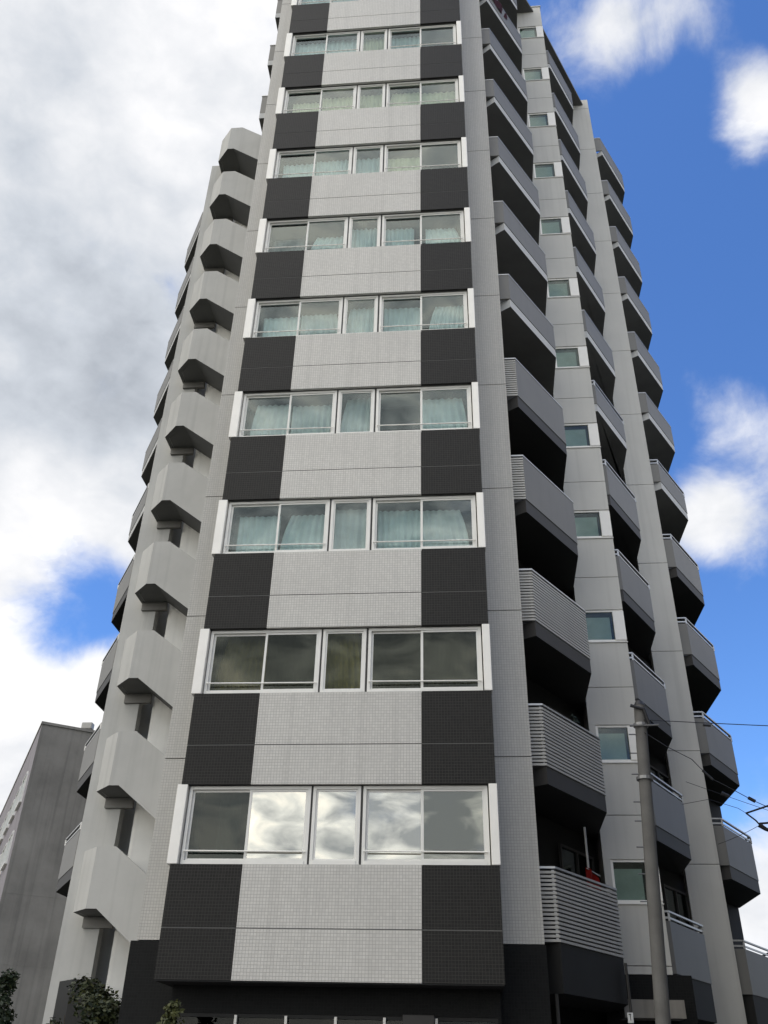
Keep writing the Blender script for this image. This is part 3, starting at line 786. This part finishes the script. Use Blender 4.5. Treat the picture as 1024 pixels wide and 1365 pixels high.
bm = B(); box(bm, 2.70, 2.80, 18.085, 18.10, 2.56, 2.72); bevel(bm, 0.004); obj('plate', bm, 'white_sign', sg)
bm = B()
box(bm, 2.725, 2.765, 18.079, 18.083, 2.685, 2.70); box(bm, 2.745, 2.757, 18.079, 18.083, 2.60, 2.684); obj('mark', bm, 'fascia_dark', sg)

# utility pole
px, py = 2.50, 15.0
PT = Vector((3.02, 15.0, 7.12)); PB = Vector((2.58, 15.0, -0.12))
pole = thing('utility_pole', (PB.x, PB.y, 0), 'grey concrete utility pole in front of the stepped balconies', 'utility pole')
bm = B(); tube(bm, [PB + (PT - PB) * t for t in (0, .25, .5, .75, 1)], 0.115, 20, 0.095); obj('shaft', bm, 'concrete_pole', pole, smooth=False)
def on_pole(z): return PB + (PT - PB) * ((z - PB.z) / (PT.z - PB.z))
bm = B(); tube(bm, [on_pole(7.12), on_pole(7.2)], 0.10, 16, 0.06); obj('cap', bm, 'black_rubber', pole)
for z in (6.75, 5.85):
    bm = B(); tube(bm, [on_pole(z), on_pole(z + 0.05)], 0.125 if z > 6 else 0.135, 16); obj('band', bm, 'steel', pole)
for i, z in enumerate((6.62, 6.3, 5.95, 5.5, 5.2, 4.8, 4.4, 4.0)):
    p = on_pole(z); s = -1 if i % 2 else -1
    bm = B(); tube(bm, [p, p + Vector((s * 0.21, -0.01, 0.0))], 0.010, 6); obj('step_bolt', bm, 'steel', pole)
bm = B(); p = on_pole(7.0); tube(bm, [p + Vector((-0.16, -0.09, 0.10)), p + Vector((0.05, -0.12, 0.02)), p + Vector((0.12, -0.08, -0.25))], 0.03, 8); obj('cable_clamp', bm, 'black_rubber', pole)
bm = B(); p = on_pole(6.74); tube(bm, [p + Vector((-0.2, -0.1, 0)), p + Vector((0.28, -0.1, 0.01))], 0.018, 6); obj('bracket', bm, 'steel', pole)
# second pole just outside the right edge carries the arm seen at the edge
pole2 = thing('utility_pole', (7.75, 19.0, 0), 'utility pole outside the right edge carrying a dark steel cable arm', 'utility pole')
bm = B(); tube(bm, [(7.75, 19.0, -0.12), (7.75, 19.0, 4), (7.75, 19.0, 8.2)], 0.15, 18, 0.10); obj('shaft', bm, 'concrete_pole', pole2)
bm = B(); tube(bm, [(5.63, 19.0, 6.34), (6.1, 19.0, 6.49), (7.75, 19.0, 7.0)], 0.018, 6); obj('arm', bm, 'black_rubber', pole2)
bm = B(); tube(bm, [(5.64, 19.0, 6.34), (5.80, 19.0, 6.20), (5.87, 19.0, 6.10), (6.1, 19.0, 5.98), (7.75, 19.0, 5.6)], 0.016, 6); obj('stay', bm, 'black_rubber', pole2)
bm = B(); tube(bm, [(5.84, 18.98, 6.11), (5.95, 18.98, 6.03), (6.08, 18.98, 5.97)], 0.05, 8, 0.03); tube(bm, [(5.86, 19.0, 6.14), (6.0, 19.0, 6.15), (6.15, 19.0, 6.17)], 0.02, 6); obj('insulator', bm, 'black_rubber', pole2)
# overhead wires
def wire(pts, r, label, ins=()):
    t = thing('overhead_cable', pts[0], label, 'cable', 'overhead cables on the right')
    bm = B(); tube(bm, pts, r, 6); obj('conductor', bm, 'black_rubber', t)
    for a, b, rr in ins:
        bm = B(); tube(bm, [a, (Vector(a) + Vector(b)) / 2, b], rr, 8); obj('insulator', bm, 'black_rubber', t)
def sag(a, b, s, n=14):
    a, b = Vector(a), Vector(b)
    return [tuple(a + (b - a) * (i / n) - Vector((0, 0, s * 4 * (i / n) * (1 - i / n)))) for i in range(n + 1)]
wire(sag((3.04, 14.9, 6.84), (15, 14.9, 6.45), 0.10), 0.007, 'thin taut cable running right from the pole top across the pale pier',
     [((4.0, 14.9, 6.74), (4.12, 14.9, 6.73), 0.022)])
wire([(3.02, 14.9, 6.62), (3.35, 14.9, 6.38), (3.72, 14.9, 6.165), (3.96, 14.9, 5.86), (4.25, 14.9, 5.69), (4.56, 14.9, 5.50), (4.8, 14.9, 5.38), (6.5, 14.9, 4.7), (9, 14.9, 4.1)], 0.006,
     'slack service cable sloping down right with black insulators',
     [((3.86, 14.9, 5.98), (4.0, 14.9, 5.83), 0.02), ((4.50, 14.9, 5.54), (4.60, 14.9, 5.48), 0.028)])
wire([(4.4, 19, 6.52), (4.95, 19, 6.62), (5.5, 19, 6.44), (5.63, 19, 6.35)], 0.005, 'faint dark wire meeting the tip of the steel cable arm')
wire(sag((4.98, 19, 5.74), (5.84, 19, 6.10), 0.02, 6), 0.005, 'short thin wire rising from the balcony to the insulator')
wire(sag((4.55, 19, 6.98), (9.6, 19, 5.2), 0.05), 0.005, 'thin cable with a black bead passing behind the steel arm',
     [((5.22, 19, 6.74), (5.36, 19, 6.67), 0.045)])

# ------------------------------------------------------------------ neighbour building on the left
NB = thing('neighbour_building', (-24, 48, 0), 'drab grey concrete block beyond the stair tower on the left', 'building')
c0 = Vector((-22.62, 45.0)); d1 = Vector((2.287, 1.499)).normalized(); d2 = Vector((-11.43, 19.71)).normalized()
HT = 17.69
q = [c0, c0 + d1 * 14, c0 + d1 * 14 + d2 * 24, c0 + d2 * 24]
bm = B(); prism(bm, [p[:] for p in q], -0.12, HT); o = obj('wall', bm, 'old_concrete', NB, mats=['old_concrete', 'old_facade'])
nf = Vector((d2.y, -d2.x)); nf = -nf if nf.dot(Vector((-1, -0.5))) < 0 else nf
for p in o.data.polygons:
    if Vector((p.normal.x, p.normal.y)).dot(nf) > 0.8: p.material_index = 1
bm = B(); prism(bm, [(p + (p - (q[0] + q[2]) / 2).normalized() * 0.08)[:] for p in q], HT, HT + 0.14); obj('coping', bm, 'old_concrete', NB)
nr = Vector((d1.y, -d1.x))
for z in (6.1, 9.2):
    bm = B(); a = c0 + d1 * 0.05; b = c0 + d1 * 13.9
    prism(bm, [(a + nr * 0.006)[:], (b + nr * 0.006)[:], (b - nr * 0.02)[:], (a - nr * 0.02)[:]], z, z + 0.06); obj('string_course', bm, 'old_concrete', NB)
for fl in range(5):
    z = 1.6 + fl * 3.1
    for i in range(7):
        a = c0 + d2 * (1.6 + i * 3.2); b = a + d2 * 2.2
        bm = B()
        def bx(t0, t1, z0, z1, o0, o1):
            A_ = a + (b - a) * t0; B_ = a + (b - a) * t1
            prism(bm, [(A_ + nf * o0)[:], (B_ + nf * o0)[:], (B_ + nf * o1)[:], (A_ + nf * o1)[:]], z0, z1)
        bx(0, 1, z - 0.08, z, -0.02, 0.14); bx(0, 1, z + 1.5, z + 1.56, -0.02, 0.08); bx(0, 0.03, z, z + 1.5, -0.02, 0.08); bx(0.97, 1, z, z + 1.5, -0.02, 0.08); bx(0.48, 0.52, z, z + 1.5, -0.02, 0.06)
        f = obj('window', bm, 'white_metal', NB)
        bm = B(); bx(0.03, 0.97, z, z + 1.5, 0.006, 0.016); obj('pane', bm, 'glass', f)
ac = c0 + d1 * 2.1 + Vector((0.0, 0.5))
bm = B(); box(bm, ac.x - 0.30, ac.x + 0.30, ac.y, ac.y + 0.4, HT + 0.32, HT + 0.68); bevel(bm, 0.03)
for sx_ in (-0.24, 0.18): box(bm, ac.x + sx_, ac.x + sx_ + 0.06, ac.y + 0.1, ac.y + 0.2, HT + 0.14, HT + 0.32)
tag(obj('rooftop_unit', bm, 'slat_metal'), 'small pale box unit on legs on the grey neighbour roof', 'rooftop unit')

# ------------------------------------------------------------------ unseen buildings outside the frame on the right, added to block skylight
OB = thing('shading_building', (18, 0, 0), 'grey rendered building outside the frame on the right, added to block skylight', 'building')
OX0, OX1, OY0, OY1, OH = 7.2, 30.0, -16.0, 11.4, 11.5
bm = B(); box(bm, OX0, OX1, OY0, OY1, -0.12, OH); obj('wall', bm, 'old_concrete', OB)
bm = B(); box(bm, OX0 - 0.1, OX1 + 0.1, OY0 - 0.1, OY1 + 0.1, OH, OH + 0.25); obj('coping', bm, 'kerb_concrete', OB)
for fl in range(3):
    z = 1.0 + fl * 2.95
    for i in range(8):
        y = OY0 + 1.2 + i * 3.3
        bm = B(); box(bm, OX0 - 0.06, OX0 + 0.02, y, y + 1.7, z - 0.06, z); box(bm, OX0 - 0.06, OX0 + 0.02, y, y + 1.7, z + 1.4, z + 1.46)
        for t in (0, 0.82, 1.64): box(bm, OX0 - 0.06, OX0 + 0.02, y + t, y + t + 0.06, z, z + 1.4)
        f = obj('window', bm, 'frame_metal', OB)
        bm = B(); box(bm, OX0 - 0.02, OX0 - 0.012, y + 0.06, y + 1.64, z, z + 1.4); obj('pane', bm, 'glass_dark', f)

BB = thing('shading_block', (20, 22, 0), 'long grey block outside the frame, added to shade the lower side balconies', 'building')  # unseen block added to keep sky off the lower side panels
bm = B(); prism(bm, [(10.6, 12.6), (17.8, 30), (34, 30), (34, 12.6)], -0.12, 15.0); obj('wall', bm, 'old_concrete', BB)
bm = B(); prism(bm, [(10.5, 12.5), (17.72, 30.1), (34.1, 30.1), (34.1, 12.5)], 15.0, 15.25); obj('coping', bm, 'kerb_concrete', BB)
e1 = Vector((7.2, 17.4)).normalized(); n1 = Vector((-e1.y, e1.x))
for fl in range(5):
    for i in range(5):
        a = Vector((10.6, 12.6)) + e1 * (1.2 + 3.5 * i); b = a + e1 * 1.8; z = 1.1 + 2.85 * fl
        def slab(bm, o0, o1, z0, z1): prism(bm, [(a + n1 * o0)[:], (b + n1 * o0)[:], (b + n1 * o1)[:], (a + n1 * o1)[:]], z0, z1)
        bm = B(); slab(bm, -0.02, 0.08, z - 0.06, z); slab(bm, -0.02, 0.06, z + 1.4, z + 1.45); f = obj('window', bm, 'frame_metal', BB)
        bm = B(); slab(bm, 0.004, 0.014, z + 0.002, z + 1.398); obj('pane', bm, 'glass_dark', f)

# ------------------------------------------------------------------ plants
def plant(name, base, h, rad, n, leaf, mats, trunk_h, label, cat, conical=False, leaf_s=0.12):
    t = thing(name, base, label, cat)
    bm = B(); tube(bm, [base, (base[0] + 0.03, base[1], base[2] + trunk_h)], 0.05 * h / 2, 7, 0.02)
    bx_, by_, bz_ = base
    for i in range(7):
        a = random.random() * 6.28; r = rad * random.uniform(.4, .85); zz = bz_ + h * random.uniform(.45, .85)
        tube(bm, [(bx_, by_, bz_ + h * .25), (bx_ + r * .4 * math.cos(a), by_ + r * .4 * math.sin(a), bz_ + h * .45), (bx_ + r * math.cos(a), by_ + r * math.sin(a), zz)], 0.02 * h / 2, 5, 0.006)
    obj('trunk', bm, 'bark', t)
    bm = B()
    clumps = []
    for i in range(26):
        v = random.random(); a = random.random() * 6.28
        rr = rad * ((1 - v) * 0.95 + 0.08 if conical else math.sqrt(max(0.05, 1 - (2 * v - 1) ** 2))) * math.sqrt(random.random())
        clumps.append((Vector((bx_ + rr * math.cos(a), by_ + rr * math.sin(a), bz_ + h * (0.12 + 0.86 * v))), random.uniform(.16, .34) * rad + 0.04))
    for i in range(n):
        c, s = random.choice(clumps)
        d = Vector((random.gauss(0, 1), random.gauss(0, 1), random.gauss(0, 1))).normalized()
        p = c + d * s * random.random() ** 0.4
        L_ = leaf_s * random.uniform(.6, 1.3)
        u = Vector((random.gauss(0, 1), random.gauss(0, 1), random.gauss(0, .6))).normalized()
        w_ = u.cross(d).normalized() if u.cross(d).length > 1e-3 else Vector((1, 0, 0))
        vs = [bm.verts.new(p - u * L_ * .5), bm.verts.new(p + w_ * L_ * .28), bm.verts.new(p + u * L_ * .5), bm.verts.new(p - w_ * L_ * .28)]
        f = bm.faces.new(vs); f.material_index = random.choices(range(len(mats)), [3] + [1] * (len(mats) - 1))[0]
    o = obj('foliage', bm, mats[0], t, mats=mats); o['kind'] = 'stuff'
plant('conifer_shrub', (-11.85, 25.0, -0.1), 3.95, 1.0, 5000, None, ['leaf_dark', 'leaf_olive'], 3.0, 'dark green pointed shrub at the far left below the grey block', 'shrub', True, 0.13)
plant('shrub', (-12.6, 24.5, -0.1), 3.2, 1.1, 4000, None, ['leaf_dark', 'leaf_olive'], 2.0, 'dark bushy shrub cut by the left edge of the photo', 'shrub', False, 0.13)
plant('shrub', (-8.1, 20.9, -0.1), 3.35, 0.95, 5000, None, ['leaf_olive', 'leaf_dark', 'leaf_yellow'], 2.2, 'olive green shrub before the dark base of the stair tower', 'shrub', False, 0.11)
plant('shrub', (-7.35, 20.6, -0.1), 3.0, 0.6, 2200, None, ['leaf_olive', 'leaf_dark'], 2.0, 'narrow low shrub against the black base beside the stair tower', 'shrub', False, 0.10)
plant('potted_shrub', (-4.35, 14.6, -0.0), 2.5, 0.35, 1500, None, ['leaf_yellow', 'leaf_olive'], 1.7, 'yellow green slender shrub under the left end of the bay', 'shrub', True, 0.09)
bm = B(); box(bm, -13.6, -11.0, 24.0, 26.4, -0.3, 1.1); box(bm, -13.5, -11.1, 24.1, 26.3, 1.1, 1.12)
tag(obj('garden_wall', bm, 'old_concrete'), 'low dull concrete wall under the far left shrubs', 'wall')
